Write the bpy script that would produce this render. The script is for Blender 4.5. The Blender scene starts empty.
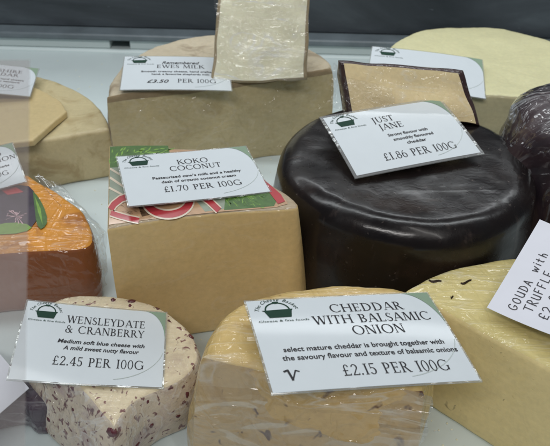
import bpy, bmesh, math, random
from mathutils import Vector, Matrix, Euler, noise

random.seed(7)
S = bpy.context.scene
COL = S.collection
PI = math.pi

# ------------------------------------------------------------------ camera
CAM_H, PITCH, ROLL, FPX, CX, CY = 0.375, math.radians(36), math.radians(1.5), 660.0, 275.0, 223.0
_f = Vector((0, math.cos(PITCH), -math.sin(PITCH)))
_r = Vector((1, 0, 0))
_u = _r.cross(_f)
RIGHT = _r * math.cos(ROLL) + _u * math.sin(ROLL)
UP = -_r * math.sin(ROLL) + _u * math.cos(ROLL)
FWD = _f
EYE = Vector((0, 0, CAM_H))
cd = bpy.data.cameras.new('camera')
cam = bpy.data.objects.new('camera', cd)
COL.objects.link(cam)
M = Matrix((RIGHT, UP, -FWD)).transposed().to_4x4()
M.translation = EYE
cam.matrix_world = M
cd.sensor_width = 36.0
cd.lens = 36.0 * FPX / 550.0
cd.clip_start = 0.01
cd.clip_end = 50
cd.dof.use_dof = True
cd.dof.focus_distance = 0.42
cd.dof.aperture_fstop = 22.0
S.camera = cam

# ------------------------------------------------------------------ light
w = bpy.data.worlds.new('World')
S.world = w
w.use_nodes = True
w.node_tree.nodes['Background'].inputs[0].default_value = (0.82, 0.92, 1.0, 1)
w.node_tree.nodes['Background'].inputs[1].default_value = 0.09


def area(name, loc, target, sx, sy, power, color):
    l = bpy.data.lights.new(name, 'AREA')
    l.shape = 'RECTANGLE'
    l.size, l.size_y = sx, sy
    l.energy = power
    l.color = color
    o = bpy.data.objects.new(name, l)
    COL.objects.link(o)
    o.location = loc
    d = Vector(target) - Vector(loc)
    o.rotation_euler = d.to_track_quat('-Z', 'Y').to_euler()
    return o


area('case_tube_lamp', (0.05, 0.62, 0.95), (0.05, 0.5, 0), 1.5, 0.10, 5.0, (0.93, 0.98, 1.0))
area('rear_fill_light', (0.0, 1.02, 0.62), (0, 0.85, 0), 1.5, 0.05, 2.4, (0.93, 0.98, 1.0))  # added fill, brightens the tray and the rear wall
area('glint_light', (0.5, -0.35, 1.5), (0, 0.5, 0), 0.06, 1.2, 3.0, (1.0, 0.97, 0.93))  # added behind the camera to give the film more glints
area('front_fill_light', (-0.3, -0.9, 1.7), (0, 0.5, 0), 1.3, 0.12, 15.0, (1.0, 0.97, 0.94))  # added light for the front faces and the streak on the black wheel

S.view_settings.view_transform = 'Standard'
S.view_settings.look = 'None'
S.view_settings.exposure = 0.0
S.view_settings.gamma = 1.0
S.cycles.use_denoising = True
S.cycles.max_bounces = 8


# ------------------------------------------------------------------ helpers
def at(px, py, z):
    """where the sight line through a photo pixel meets the height z"""
    d = RIGHT * ((px - CX) / FPX) - UP * ((py - CY) / FPX) + FWD
    t = (z - CAM_H) / d.z
    return EYE + d * t


def at_plane(px, py, p0, n):
    d = RIGHT * ((px - CX) / FPX) - UP * ((py - CY) / FPX) + FWD
    t = (Vector(p0) - EYE).dot(n) / d.dot(n)
    return EYE + d * t


def thing(name, label, cat, loc=(0, 0, 0), group=None):
    o = bpy.data.objects.new(name, None)
    COL.objects.link(o)
    o.empty_display_size = 0.02
    o.location = loc
    o['label'] = label
    o['category'] = cat
    if group:
        o['group'] = group
    return o


def tag(o, label, cat, group=None):
    o['label'] = label
    o['category'] = cat
    if group:
        o['group'] = group
    return o


def mesh_obj(name, verts, faces, mats, parent=None, smooth=True, mat_ids=None, sharp=40):
    me = bpy.data.meshes.new(name)
    off = Vector((0, 0, 0))
    if parent is not None and 'local' not in parent:
        off = parent.matrix_basis.translation
    me.from_pydata([tuple(Vector(v) - off) for v in verts], [], faces)
    if not isinstance(mats, (list, tuple)):
        mats = [mats]
    for m in mats:
        me.materials.append(m)
    if mat_ids:
        me.polygons.foreach_set('material_index', mat_ids)
    me.validate()
    if smooth:
        me.polygons.foreach_set('use_smooth', [True] * len(me.polygons))
        me.set_sharp_from_angle(angle=math.radians(sharp))
    me.update()
    o = bpy.data.objects.new(name, me)
    COL.objects.link(o)
    if parent is not None:
        o.parent = parent
    return o


# ------------------------------------------------------------------ materials
class NT:
    def __init__(self, name):
        self.m = bpy.data.materials.new(name)
        self.m.use_nodes = True
        self.t = self.m.node_tree
        self.b = self.t.nodes['Principled BSDF']
        self.out = self.t.nodes['Material Output']

    def n(self, typ, **kw):
        nd = self.t.nodes.new(typ)
        for k, v in kw.items():
            if k in nd.inputs:
                nd.inputs[k].default_value = v
            else:
                setattr(nd, k, v)
        return nd

    def l(self, a, b):
        self.t.links.new(a, b)

    def coords(self, scale=(1, 1, 1), rot=(0, 0, 0)):
        tc = self.n('ShaderNodeTexCoord')
        mp = self.n('ShaderNodeMapping')
        mp.inputs['Scale'].default_value = scale
        mp.inputs['Rotation'].default_value = rot
        self.l(tc.outputs['Object'], mp.inputs['Vector'])
        return mp.outputs[0]

    def noise(self, scale, detail=4, rough=0.55, dist=0, vec=None):
        nd = self.n('ShaderNodeTexNoise', Scale=scale, Detail=detail, Roughness=rough, Distortion=dist)
        self.l(vec if vec is not None else self.coords(), nd.inputs['Vector'])
        return nd.outputs['Fac']

    def ramp(self, fac, stops):
        r = self.n('ShaderNodeValToRGB')
        el = r.color_ramp.elements
        while len(el) < len(stops):
            el.new(0.5)
        for e, (p, c) in zip(el, stops):
            e.position = p
            e.color = (c[0], c[1], c[2], 1) if isinstance(c, (tuple, list)) else (c, c, c, 1)
        self.l(fac, r.inputs['Fac'])
        return r.outputs['Color']

    def mix(self, fac, a, b, blend='MIX'):
        m = self.n('ShaderNodeMix', data_type='RGBA', blend_type=blend)
        for s, v in ((m.inputs[0], fac), (m.inputs[6], a), (m.inputs[7], b)):
            if hasattr(v, 'links') or hasattr(v, 'is_linked'):
                self.l(v, s)
            elif isinstance(v, (tuple, list)):
                s.default_value = (v[0], v[1], v[2], 1)
            else:
                s.default_value = v
        return m.outputs[2]

    def bump(self, h, strength, dist, normal=None):
        b = self.n('ShaderNodeBump', Strength=strength, Distance=dist)
        self.l(h, b.inputs['Height'])
        if normal is not None:
            self.l(normal, b.inputs['Normal'])
        return b.outputs[0]


def sc(c, k):
    return tuple(min(1, x * k) for x in c)


def film_coat(N, weight=0.8, rough=0.10, scale=1.0, rot=0.6, strength=0.5, crease=0.0):
    """stretched, creased cling film: a clear coat with its own wrinkled normal"""
    v1 = N.coords((9 * scale, 60 * scale, 30 * scale), (0.3, 0.2, rot))
    n1 = N.noise(1.0, 3, 0.5, 0.9, v1)
    c1 = N.ramp(n1, [(0.40, 0.0), (0.50, 1.0), (0.60, 0.0)])
    v2 = N.coords((40 * scale, 12 * scale, 25 * scale), (0.1, 0.5, rot + 0.5))
    n2 = N.noise(1.0, 2, 0.5, 1.2, v2)
    c2 = N.ramp(n2, [(0.42, 0.0), (0.5, 1.0), (0.58, 0.0)])
    mx = N.mix(0.5, c1, c2)
    bw = N.n('ShaderNodeRGBToBW')
    N.l(mx, bw.inputs[0])
    lk = N.b.inputs['Base Color'].links
    if lk and crease > 0:
        f = N.n('ShaderNodeMath', operation='MULTIPLY')
        cr = N.ramp(n1, [(0.470, 0.0), (0.50, 1.0), (0.53, 0.0)])
        pt = N.ramp(N.noise(16 * scale, 3, .6, .5), [(.38, 0.0), (.60, 1.0)])
        N.l(cr, f.inputs[0])
        N.l(pt, f.inputs[1])
        f2 = N.n('ShaderNodeMath', operation='MULTIPLY')
        N.l(f.outputs[0], f2.inputs[0])
        f2.inputs[1].default_value = crease
        N.l(N.mix(f2.outputs[0], lk[0].from_socket, (.85, .87, .88)), N.b.inputs['Base Color'])
    nm = N.bump(bw.outputs[0], strength, 0.004)
    N.b.inputs['Coat Weight'].default_value = weight
    N.b.inputs['Coat Roughness'].default_value = rough
    N.b.inputs['Coat IOR'].default_value = 1.5
    N.l(nm, N.b.inputs['Coat Normal'])


def cheese_mat(name, base, var=0.14, coat=0.0, flecks=None, fleck_scale=60, fleck_at=0.66, rough=0.5,
               pit=0.3, crot=0.6, cscale=1.0, cstr=0.5, mottled=1.0, sss=0.12, stain=None, flecks2=None, fsoft=.03, crease=0.0, drag=0.0, drot=(.3, .2, .4)):
    N = NT(name)
    v = N.coords()
    big = N.noise(14 * mottled, 5, 0.6, 0.3, v)
    col = N.ramp(big, [(0.25, sc(base, 1 - var)), (0.5, base), (0.78, sc(base, 1 + var))])
    fine = N.noise(260, 3, 0.6, 0, v)
    col = N.mix(0.35, col, N.ramp(fine, [(0.3, sc(base, 0.82)), (0.7, sc(base, 1.12))]))
    hd = None
    if drag > 0:
        hd = N.noise(1.0, 5, 0.7, 1.2, N.coords((45, 45, 170), drot))
        col = N.mix(drag, col, N.mix(1.0, col, N.ramp(hd, [(.32, (.72, .70, .66)), (.55, (1.0, 1.0, 1.0)), (.7, (1.12, 1.12, 1.1))]), 'MULTIPLY'))
    if stain:
        c, s_, p_ = stain
        sn = N.noise(s_, 5, 0.65, 0.8, v)
        col = N.mix(N.ramp(sn, [(p_, 0.0), (p_ + 0.16, 0.8)]), col, c)
    if flecks:
        fn = N.noise(fleck_scale, 2, 0.5, 0.6, v)
        col = N.mix(N.ramp(fn, [(fleck_at, 0.0), (fleck_at + fsoft, 1.0)]), col, flecks)
    if flecks2:
        c, s_, p_ = flecks2
        fn = N.noise(s_, 3, 0.6, 0.8, v)
        col = N.mix(N.ramp(fn, [(p_, 0.0), (p_ + 0.07, .85)]), col, c)
    N.l(col, N.b.inputs['Base Color'])
    N.b.inputs['Roughness'].default_value = rough
    N.b.inputs['Subsurface Weight'].default_value = sss
    N.b.inputs['Subsurface Radius'].default_value = (0.006, 0.004, 0.002)
    N.b.inputs['Subsurface Scale'].default_value = 1.0
    N.b.inputs['Specular IOR Level'].default_value = 0.3
    h = N.mix(0.5, N.noise(120, 4, 0.65, 0, v), N.noise(35, 4, 0.6, 0.4, v))
    nb = N.bump(h, pit, 0.002)
    if hd is not None:
        nb = N.bump(hd, drag * .6, .0015, nb)
    pores = N.ramp(N.noise(420, 2, .5, .3, v), [(.66, 1.0), (.72, 0.0)])
    nb = N.bump(pores, .25, .0008, nb)
    N.l(nb, N.b.inputs['Normal'])
    if coat > 0:
        film_coat(N, coat, 0.09, cscale, crot, cstr, crease)
    return N.m


def plain(name, col, rough=0.5, spec=0.3, var=0.05, nscale=30, coat=0.0):
    N = NT(name)
    c = N.ramp(N.noise(nscale, 5, 0.6), [(0.3, sc(col, 1 - var)), (0.7, sc(col, 1 + var))])
    N.l(c, N.b.inputs['Base Color'])
    N.b.inputs['Roughness'].default_value = rough
    N.b.inputs['Specular IOR Level'].default_value = spec
    N.b.inputs['Coat Weight'].default_value = coat
    N.b.inputs['Coat Roughness'].default_value = 0.08
    return N.m


def clear_film(name, gloss=0.12, tint=(1, 1, 1), milky=0.05, rot=0.5, scale=1.0, strength=0.6, fres=.8):
    N = NT(name)
    t = N.t
    tr = N.n('ShaderNodeBsdfTransparent')
    tr.inputs[0].default_value = (*tint, 1)
    gl = N.n('ShaderNodeBsdfGlossy', Roughness=0.12)
    df = N.n('ShaderNodeBsdfDiffuse')
    df.inputs[0].default_value = (0.8, 0.8, 0.82, 1)
    v1 = N.coords((10 * scale, 70 * scale, 40 * scale), (0.2, 0.4, rot))
    n1 = N.ramp(N.noise(1.0, 3, 0.5, 1.0, v1), [(0.4, 0.0), (0.5, 1.0), (0.6, 0.0)])
    nm = N.bump(n1, strength, 0.004)
    N.l(nm, gl.inputs['Normal'])
    lw = N.n('ShaderNodeLayerWeight', Blend=0.25)
    ad = N.n('ShaderNodeMath', operation='MULTIPLY_ADD', use_clamp=True)
    N.l(lw.outputs['Fresnel'], ad.inputs[0])
    ad.inputs[1].default_value = fres
    ad.inputs[2].default_value = gloss
    m1 = N.n('ShaderNodeMixShader')
    m1.inputs[0].default_value = milky
    N.l(tr.outputs[0], m1.inputs[1])
    N.l(df.outputs[0], m1.inputs[2])
    m2 = N.n('ShaderNodeMixShader')
    N.l(ad.outputs[0], m2.inputs[0])
    N.l(m1.outputs[0], m2.inputs[1])
    N.l(gl.outputs[0], m2.inputs[2])
    N.l(m2.outputs[0], N.out.inputs['Surface'])
    return N.m


MAT = {}
MAT['tray'] = plain('white_tray_plastic', (0.63, 0.72, 0.73), 0.35, 0.4, 0.04, 9)
MAT['seal'] = plain('dark_seal', (0.035, 0.045, 0.055), 0.4, 0.5, 0.25, 25)
MAT['card'] = plain('white_card', (0.63, 0.685, 0.725), 0.45, 0.3, 0.015, 60, 0.35)
MAT['paper'] = plain('white_paper', (0.74, 0.76, 0.84), 0.7, 0.2, 0.03, 40)
MAT['ink'] = plain('black_ink', (0.045, 0.045, 0.05), 0.6, 0.1)
MAT['pen'] = plain('grey_pen_ink', (0.07, 0.07, 0.08), 0.6, 0.1)
MAT['logo'] = plain('dark_green_ink', (0.022, 0.055, 0.04), 0.6, 0.1)
MAT['swoosh'] = plain('pale_green_ink', (0.24, 0.33, 0.24), 0.6, 0.2)
MAT['hair'] = plain('grey_green_ink', (0.50, 0.56, 0.54), 0.6, 0.2)
MAT['lam'] = clear_film('laminate_edge', 0.10, (0.86, 0.88, 0.86), 0.16, 0, 1, 0.1, .15)


# ------------------------------------------------------------------ cheese body from an outline
def resample(pts, step):
    """pts: list of (Vector2, tag, sharp). Smooth between sharp points with Catmull-Rom, resample by arc length.
    returns points, tag of the segment that starts at the point"""
    n = len(pts)
    out = []
    for i in range(n):
        p0, p1, p2, p3 = (pts[(i + k) % n] for k in (-1, 0, 1, 2))
        a, b = Vector(p1[0]), Vector(p2[0])
        pa = a * 2 - b if p1[2] else Vector(p0[0])
        pb = b * 2 - a if p2[2] else Vector(p3[0])
        L = (b - a).length
        k = max(2, int(L / step))
        for j in range(k):
            t = j / k
            q = 0.5 * ((2 * a) + (b - pa) * t + (2 * pa - 5 * a + 4 * b - pb) * t * t + (3 * a - pa - 3 * b + pb) * t ** 3)
            out.append((q, p1[1]))
    return out


def cheese_body(outline, z0, z1, parts, parent, r_top=0.006, r_bot=0.004, bulge=0.0, step=0.004, disp=0.0008,
                seed=0, slope=0.0, rim_rings=4, top_rings=14, side_rings=9, center=None, dome=0.0, nfreq=40, tilt=(0, 0), rcut=None, slopes=None):
    slopes = slopes or {}
    """outline: [(x, y, tag, sharp)], tags name the side part of each stretch; parts: {tag: (object name, material)},
    with 'top' for the top face. Each tag becomes its own mesh under parent."""
    pts = resample([(Vector((p[0], p[1])), p[2], p[3]) for p in outline], step)
    n = len(pts)
    c = Vector(center) if center else sum((p[0] for p in pts), Vector((0, 0))) / n
    # inward normals
    nor = []
    area2 = sum(pts[i][0].x * pts[(i + 1) % n][0].y - pts[(i + 1) % n][0].x * pts[i][0].y for i in range(n))
    sgn = 1 if area2 > 0 else -1
    for i in range(n):
        d = pts[(i + 1) % n][0] - pts[i - 1][0]
        d.normalize()
        nor.append(Vector((-d.y, d.x)) * sgn)
    # smooth the inset directions a little
    rings = []
    sl = [max(slopes.get(pts[i][1], 0.0), slopes.get(pts[i - 1][1], 0.0)) for i in range(n)]
    for _ in range(2):
        sl = [(sl[i - 1] + 2 * sl[i] + sl[(i + 1) % n]) / 4 for i in range(n)]

    def ring(inset, z, blend=0.0):
        r = []
        lean = 1 - min(1, (z - z0) / (z1 - z0))
        for i in range(n):
            p = pts[i][0]
            k = inset if (rcut is None or pts[i][1] != 'cut') else inset * rcut
            q = p + nor[i] * (k - sl[i] * lean)
            if blend:
                q = q.lerp(c, blend)
            r.append(Vector((q.x, q.y, z)))
        return r
    h = z1 - z0
    for j in range(3):
        a = PI / 2 * j / 3
        rings.append((ring(r_bot * (1 - math.sin(a)), z0 + r_bot * (1 - math.cos(a))), 's'))
    for j in range(side_rings + 1):
        t = j / side_rings
        z = z0 + r_bot + (h - r_bot - r_top) * t
        rings.append((ring(-bulge * 4 * t * (1 - t) + slope * t, z), 's'))
    for j in range(1, rim_rings + 1):
        a = PI / 2 * j / rim_rings
        rings.append((ring(slope + r_top * (1 - math.cos(a)), z1 - r_top + r_top * math.sin(a)), 's' if j <= rim_rings // 2 else 't'))
    for j in range(1, top_rings):
        b = j / top_rings
        zz = z1 + dome * (1 - (1 - b) ** 2)
        rings.append((ring((slope + r_top) * (1 - b), zz, b), 't'))
    verts = []
    for r, _ in rings:
        verts += r
    verts.append(Vector((c.x, c.y, z1 + dome)))
    faces, tags = [], []
    for k in range(len(rings) - 1):
        for i in range(n):
            j = (i + 1) % n
            faces.append((k * n + i, k * n + j, (k + 1) * n + j, (k + 1) * n + i))
            rimk = 3 + side_rings < k + 1 <= 3 + side_rings + rim_rings
            tags.append('edge' if rimk and 'edge' in parts and pts[i][1] == 'cut' else pts[i][1] if rings[k + 1][1] == 's' else 'top')
    k = len(rings) - 1
    for i in range(n):
        faces.append((k * n + i, k * n + (i + 1) % n, len(verts) - 1))
        tags.append('top')
    if sgn < 0:
        faces = [tuple(reversed(f)) for f in faces]
    for i, v in enumerate(verts):
        q = v * nfreq + Vector((seed * 7.3, seed * 3.1, 0))
        d = Vector((noise.noise(q), noise.noise(q + Vector((31, 0, 0))), noise.noise(q + Vector((0, 47, 0)))))
        q2 = v * nfreq * 4
        d2 = Vector((noise.noise(q2), noise.noise(q2 + Vector((31, 0, 0))), noise.noise(q2 + Vector((0, 47, 0)))))
        verts[i] = v + (d + d2 * 0.3) * disp
        if tilt != (0, 0) and v.z > z0 + 0.004:
            t = (v.z - z0) / h
            verts[i].z += t * ((v.x - c.x) * tilt[0] + (v.y - c.y) * tilt[1])
    objs = {}
    by = {}
    for f, tg in zip(faces, tags):
        nm = parts[tg][0]
        by.setdefault((nm, parts[tg][1].name), ([], parts[tg][1]))[0].append(f)
    names = {}
    for (nm, _), (fs, mt) in by.items():
        names.setdefault(nm, []).append((fs, mt))
    for nm, lst in names.items():
        vv, ff, ids, mats, mp = [], [], [], [], {}
        for mi, (fs, mt) in enumerate(lst):
            mats.append(mt)
            for f in fs:
                g = []
                for x in f:
                    if x not in mp:
                        mp[x] = len(vv)
                        vv.append(verts[x])
                    g.append(mp[x])
                ff.append(tuple(g))
                ids.append(mi)
        objs[nm] = mesh_obj(nm, vv, ff, mats, parent, True, ids, 55)
    return objs


def outl(z, *pts):
    """outline from photo pixels at height z: (px, py, tag, sharp)"""
    r = []
    for p in pts:
        q = at(p[0], p[1], z)
        r.append((q.x, q.y, p[2], p[3]))
    return r


# ------------------------------------------------------------------ lettering (a hand-made roman capital alphabet)
TH, TN, SF = 0.125, 0.055, 0.045


def _V(x, y0, y1, w=TH):
    return [[(x - w / 2, y0), (x + w / 2, y0), (x + w / 2, y1), (x - w / 2, y1)]]


def _H(x0, x1, y, w=TN):
    return [[(x0, y - w / 2), (x1, y - w / 2), (x1, y + w / 2), (x0, y + w / 2)]]


def _L(x0, y0, x1, y1, w):
    return [[(x0 - w / 2, y0), (x0 + w / 2, y0), (x1 + w / 2, y1), (x1 - w / 2, y1)]]


def _A(cx, cy, rx, ry, a0, a1, wx=TH, wy=TN, k=14):
    out = []
    for i in range(k):
        a, b = (math.radians(a0 + (a1 - a0) * (i + d) / k) for d in (0, 1))
        o = lambda t: (cx + rx * math.cos(t), cy + ry * math.sin(t))
        n_ = lambda t: (cx + (rx - wx) * math.cos(t), cy + (ry - wy) * math.sin(t))
        q = [n_(a), o(a), o(b), n_(b)]
        out.append(q if a1 > a0 else q[::-1])
    return out


def _S(x, top=False, l=0.30):
    y = 1 - SF / 2 if top else SF / 2
    return _H(x - l / 2, x + l / 2, y, SF)


GLYPH = {
    'A': (_L(.08, 0, .40, 1, .06) + _L(.44, 1, .76, 0, -.14)[::1] + _H(.18, .62, .34) + _S(.08, l=.26) + _S(.76, l=.28), .84),
    'B': (_V(.16, 0, 1) + _A(.30, .75, .27, .25, -90, 90) + _A(.32, .26, .31, .26, -90, 90) + _H(.02, .32, 1 - TN / 2) + _H(.02, .34, TN / 2) + _H(.16, .33, .51), .70),
    'C': (_A(.50, .5, .47, .52, 48, 312, TH, TN, 22) + _V(.82, .76, .95, .05) + _V(.82, .05, .22, .05), .92),
    'D': (_V(.16, 0, 1) + _A(.30, .5, .52, .5, -90, 90, TH + .01, TN, 18) + _H(.02, .32, 1 - TN / 2) + _H(.02, .32, TN / 2), .90),
    'E': (_V(.16, 0, 1) + _H(.02, .58, 1 - TN / 2) + _H(.02, .60, TN / 2) + _H(.16, .50, .52) + _V(.56, .80, 1, .05) + _V(.58, 0, .2, .05) + _V(.49, .43, .61, .05), .68),
    'F': (_V(.16, 0, 1) + _H(.02, .56, 1 - TN / 2) + _H(.16, .48, .52) + _V(.55, .80, 1, .05) + _S(.16), .62),
    'G': (_A(.50, .5, .47, .52, 48, 322, TH, TN, 22) + _V(.84, .06, .44) + _H(.70, .97, .44, SF) + _V(.82, .76, .95, .05), .98),
    'H': (_V(.16, 0, 1) + _V(.78, 0, 1) + _H(.16, .78, .52) + _S(.16) + _S(.78) + _S(.16, True) + _S(.78, True), .94),
    'I': (_V(.18, 0, 1) + _S(.18) + _S(.18, True), .36),
    'J': (_V(.22, -.1, 1) + _S(.22, True) + _A(.10, -.08, .185, .18, -90, 0, .12, .05, 8), .40),
    'K': (_V(.16, 0, 1) + _S(.16) + _S(.16, True) + _L(.20, .44, .66, 1, .07) + _L(.34, .60, .76, 0, .15) + _S(.66, True, .24) + _S(.78, l=.26), .84),
    'L': (_V(.16, 0, 1) + _H(.02, .60, TN / 2) + _V(.58, 0, .22, .05) + _S(.16, True), .66),
    'M': (_L(.10, 0, .18, 1, .06) + _L(.22, 1, .52, .0, .13) + _L(.52, 0, .82, 1, .06) + _L(.90, 0, .84, 1, .13) + _S(.10, l=.24) + _S(.92, l=.28) + _S(.16, True, .2) + _S(.88, True, .2), 1.04),
    'N': (_V(.14, 0, 1, .06) + _L(.16, 1, .74, 0, .15) + _V(.76, 0, 1, .06) + _S(.14, l=.24) + _S(.76, True, .26) + _S(.12, True, .18), .90),
    'O': (_A(.52, .5, .49, .53, 0, 360, TH, TN, 30), 1.04),
    'P': (_V(.16, 0, 1) + _A(.30, .72, .29, .28, -90, 90) + _H(.02, .32, 1 - TN / 2) + _H(.16, .32, .47) + _S(.16), .64),
    'R': (_V(.16, 0, 1) + _A(.30, .74, .28, .26, -90, 90) + _H(.02, .32, 1 - TN / 2) + _H(.16, .32, .51) + _L(.36, .5, .70, 0, .15) + _S(.16) + _S(.74, l=.2), .78),
    'S': (_A(.28, .745, .22, .265, 50, 245, .11, TN, 14) + _A(.28, .255, .25, .265, -140, 65, .12, TN, 14) + _L(.15, .62, .42, .38, .14) + _V(.45, .78, .95, .045) + _V(.06, .06, .22, .045), .56),
    'T': (_V(.36, 0, 1) + _H(.04, .68, 1 - TN / 2) + _V(.05, .80, 1, .05) + _V(.67, .80, 1, .05) + _S(.36), .72),
    'U': (_V(.16, .3, 1) + _V(.70, .3, 1, .06) + _A(.415, .32, .315, .33, 180, 360, .10, TN, 14) + _S(.16, True) + _S(.70, True, .24), .84),
    'W': (_L(.12, 1, .38, 0, .14) + _L(.38, 0, .62, 1, .06) + _L(.60, 1, .84, 0, .14) + _L(.86, 0, 1.08, 1, .06) + _S(.12, True, .26) + _S(1.08, True, .24) + _S(.6, True, .2), 1.16),
    'V': (_L(.12, 1, .42, 0, .14) + _L(.42, 0, .72, 1, .06) + _S(.12, True, .26) + _S(.72, True, .24), .80),
    'Y': (_L(.10, 1, .38, .45, .14) + _L(.38, .45, .66, 1, .06) + _V(.38, 0, .48) + _S(.38) + _S(.10, True, .26) + _S(.66, True, .22), .74),
    '&': (_A(.36, .76, .20, .25, 0, 360, .08, .05, 18) + _A(.32, .27, .30, .28, 120, 400, .12, .05, 20) + _L(.26, .62, .76, 0, .14) + _L(.60, .34, .72, .52, .06) + _S(.74, l=.22, top=False) + _H(.60, .84, .53, SF), .90),
    '0': (_A(.30, .5, .28, .53, 0, 360, .10, TN, 26), .62),
    '1': (_V(.20, 0, 1) + _S(.20) + _S(.20, True), .40),
    '2': (_A(.27, .72, .25, .29, -20, 165, .11, TN, 14) + _L(.08, .03, .46, .64, .10) + _H(.04, .54, .04, .08) + _V(.54, 0, .18, .05), .60),
    '3': (_A(.25, .74, .22, .27, -80, 150, .11, TN, 14) + _A(.25, .27, .26, .28, -150, 85, .12, TN, 14), .58),
    '4': (_V(.42, 0, 1) + _L(.06, .30, .40, .98, .07) + _H(.02, .60, .28, .06) + _S(.42), .64),
    '5': (_H(.12, .50, .96, .08) + _V(.13, .52, 1, .06) + _A(.24, .31, .28, .32, -150, 125, .12, TN, 18), .58),
    '6': (_A(.30, .31, .27, .33, 0, 360, .10, TN, 22) + _A(.44, .36, .41, .66, 100, 182, .11, TN, 12), .62),
    '7': (_H(.04, .54, .955, .08) + _L(.20, 0, .50, .95, .11) + _V(.06, .80, 1, .05), .56),
    '8': (_A(.29, .76, .21, .26, 0, 360, .09, .05, 18) + _A(.29, .27, .27, .29, 0, 360, .11, .05, 22), .60),
    '9': (_A(.30, .69, .27, .33, 0, 360, .10, TN, 22) + _A(.16, .64, .41, .66, -80, 2, .11, TN, 12), .62),
    '£': (_A(.36, .72, .20, .30, 15, 180, .09, TN, 12) + _V(.21, .05, .72, .10) + _H(.04, .46, .46) + _H(.04, .60, .04, .08) + _V(.59, 0, .18, .05), .66),
    '.': (_V(.12, 0, .13, .13), .26),
    '-': (_H(.04, .34, .38, .07), .38),
    ' ': ([], .42),
}


def roman(text, h, x, y, align='L', squeeze=1.0, shear=0.0, space=0.06):
    """polygons of a line of capitals of height h; align 'L', 'C' or 'R' about x"""
    adv, polys = 0.0, []
    for ch in text:
        g, a = GLYPH[ch]
        for p in g:
            polys.append([((adv + px + shear * py) * h * squeeze, py * h) for px, py in p])
        adv += a + space
    W = adv * h * squeeze
    ox = {'L': 0, 'C': -W / 2, 'R': -W}[align]
    return [[(px + x + ox, py + y) for px, py in p] for p in polys]


_font_cache = {}


def sans(text, size, x, y, align='L', shear=0.0, bold=0.0, width=None, spacing=1.0):
    cu = bpy.data.curves.new('tmp_text', 'FONT')
    cu.body = text
    cu.size = size
    cu.shear = shear
    cu.offset = bold
    cu.space_character = spacing
    cu.resolution_u = 3
    o = bpy.data.objects.new('tmp_text', cu)
    COL.objects.link(o)
    dg = bpy.context.evaluated_depsgraph_get()
    me = bpy.data.meshes.new_from_object(o.evaluated_get(dg))
    vs = [v.co.copy() for v in me.vertices]
    polys = [[vs[i] for i in p.vertices] for p in me.polygons]
    bpy.data.objects.remove(o)
    bpy.data.curves.remove(cu)
    bpy.data.meshes.remove(me)
    x0, x1 = min(v.x for v in vs), max(v.x for v in vs)
    k = width / (x1 - x0) if width else 1.0
    W = (x1 - x0) * k
    ox = {'L': 0, 'C': -W / 2, 'R': -W}[align]
    return [[((v.x - x0) * k + ox + x, v.y + y) for v in p] for p in polys]


def stroke(pts, w):
    """a pen line of even width through the points"""
    out = []
    for (x0, y0), (x1, y1) in zip(pts, pts[1:]):
        d = Vector((x1 - x0, y1 - y0))
        if d.length < 1e-9:
            continue
        d.normalize()
        nx, ny = -d.y * w / 2, d.x * w / 2
        ex, ey = d.x * w * .3, d.y * w * .3
        out.append([(x0 - nx - ex, y0 - ny - ey), (x1 - nx + ex, y1 - ny + ey), (x1 + nx + ex, y1 + ny + ey), (x0 + nx - ex, y0 + ny - ey)])
    return out


def arc_pts(cx, cy, rx, ry, a0, a1, k=14):
    return [(cx + rx * math.cos(math.radians(a0 + (a1 - a0) * i / k)), cy + ry * math.sin(math.radians(a0 + (a1 - a0) * i / k))) for i in range(k + 1)]


def tri_area(p):
    return sum(p[i][0] * p[(i + 1) % len(p)][1] - p[(i + 1) % len(p)][0] * p[i][1] for i in range(len(p)))


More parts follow.
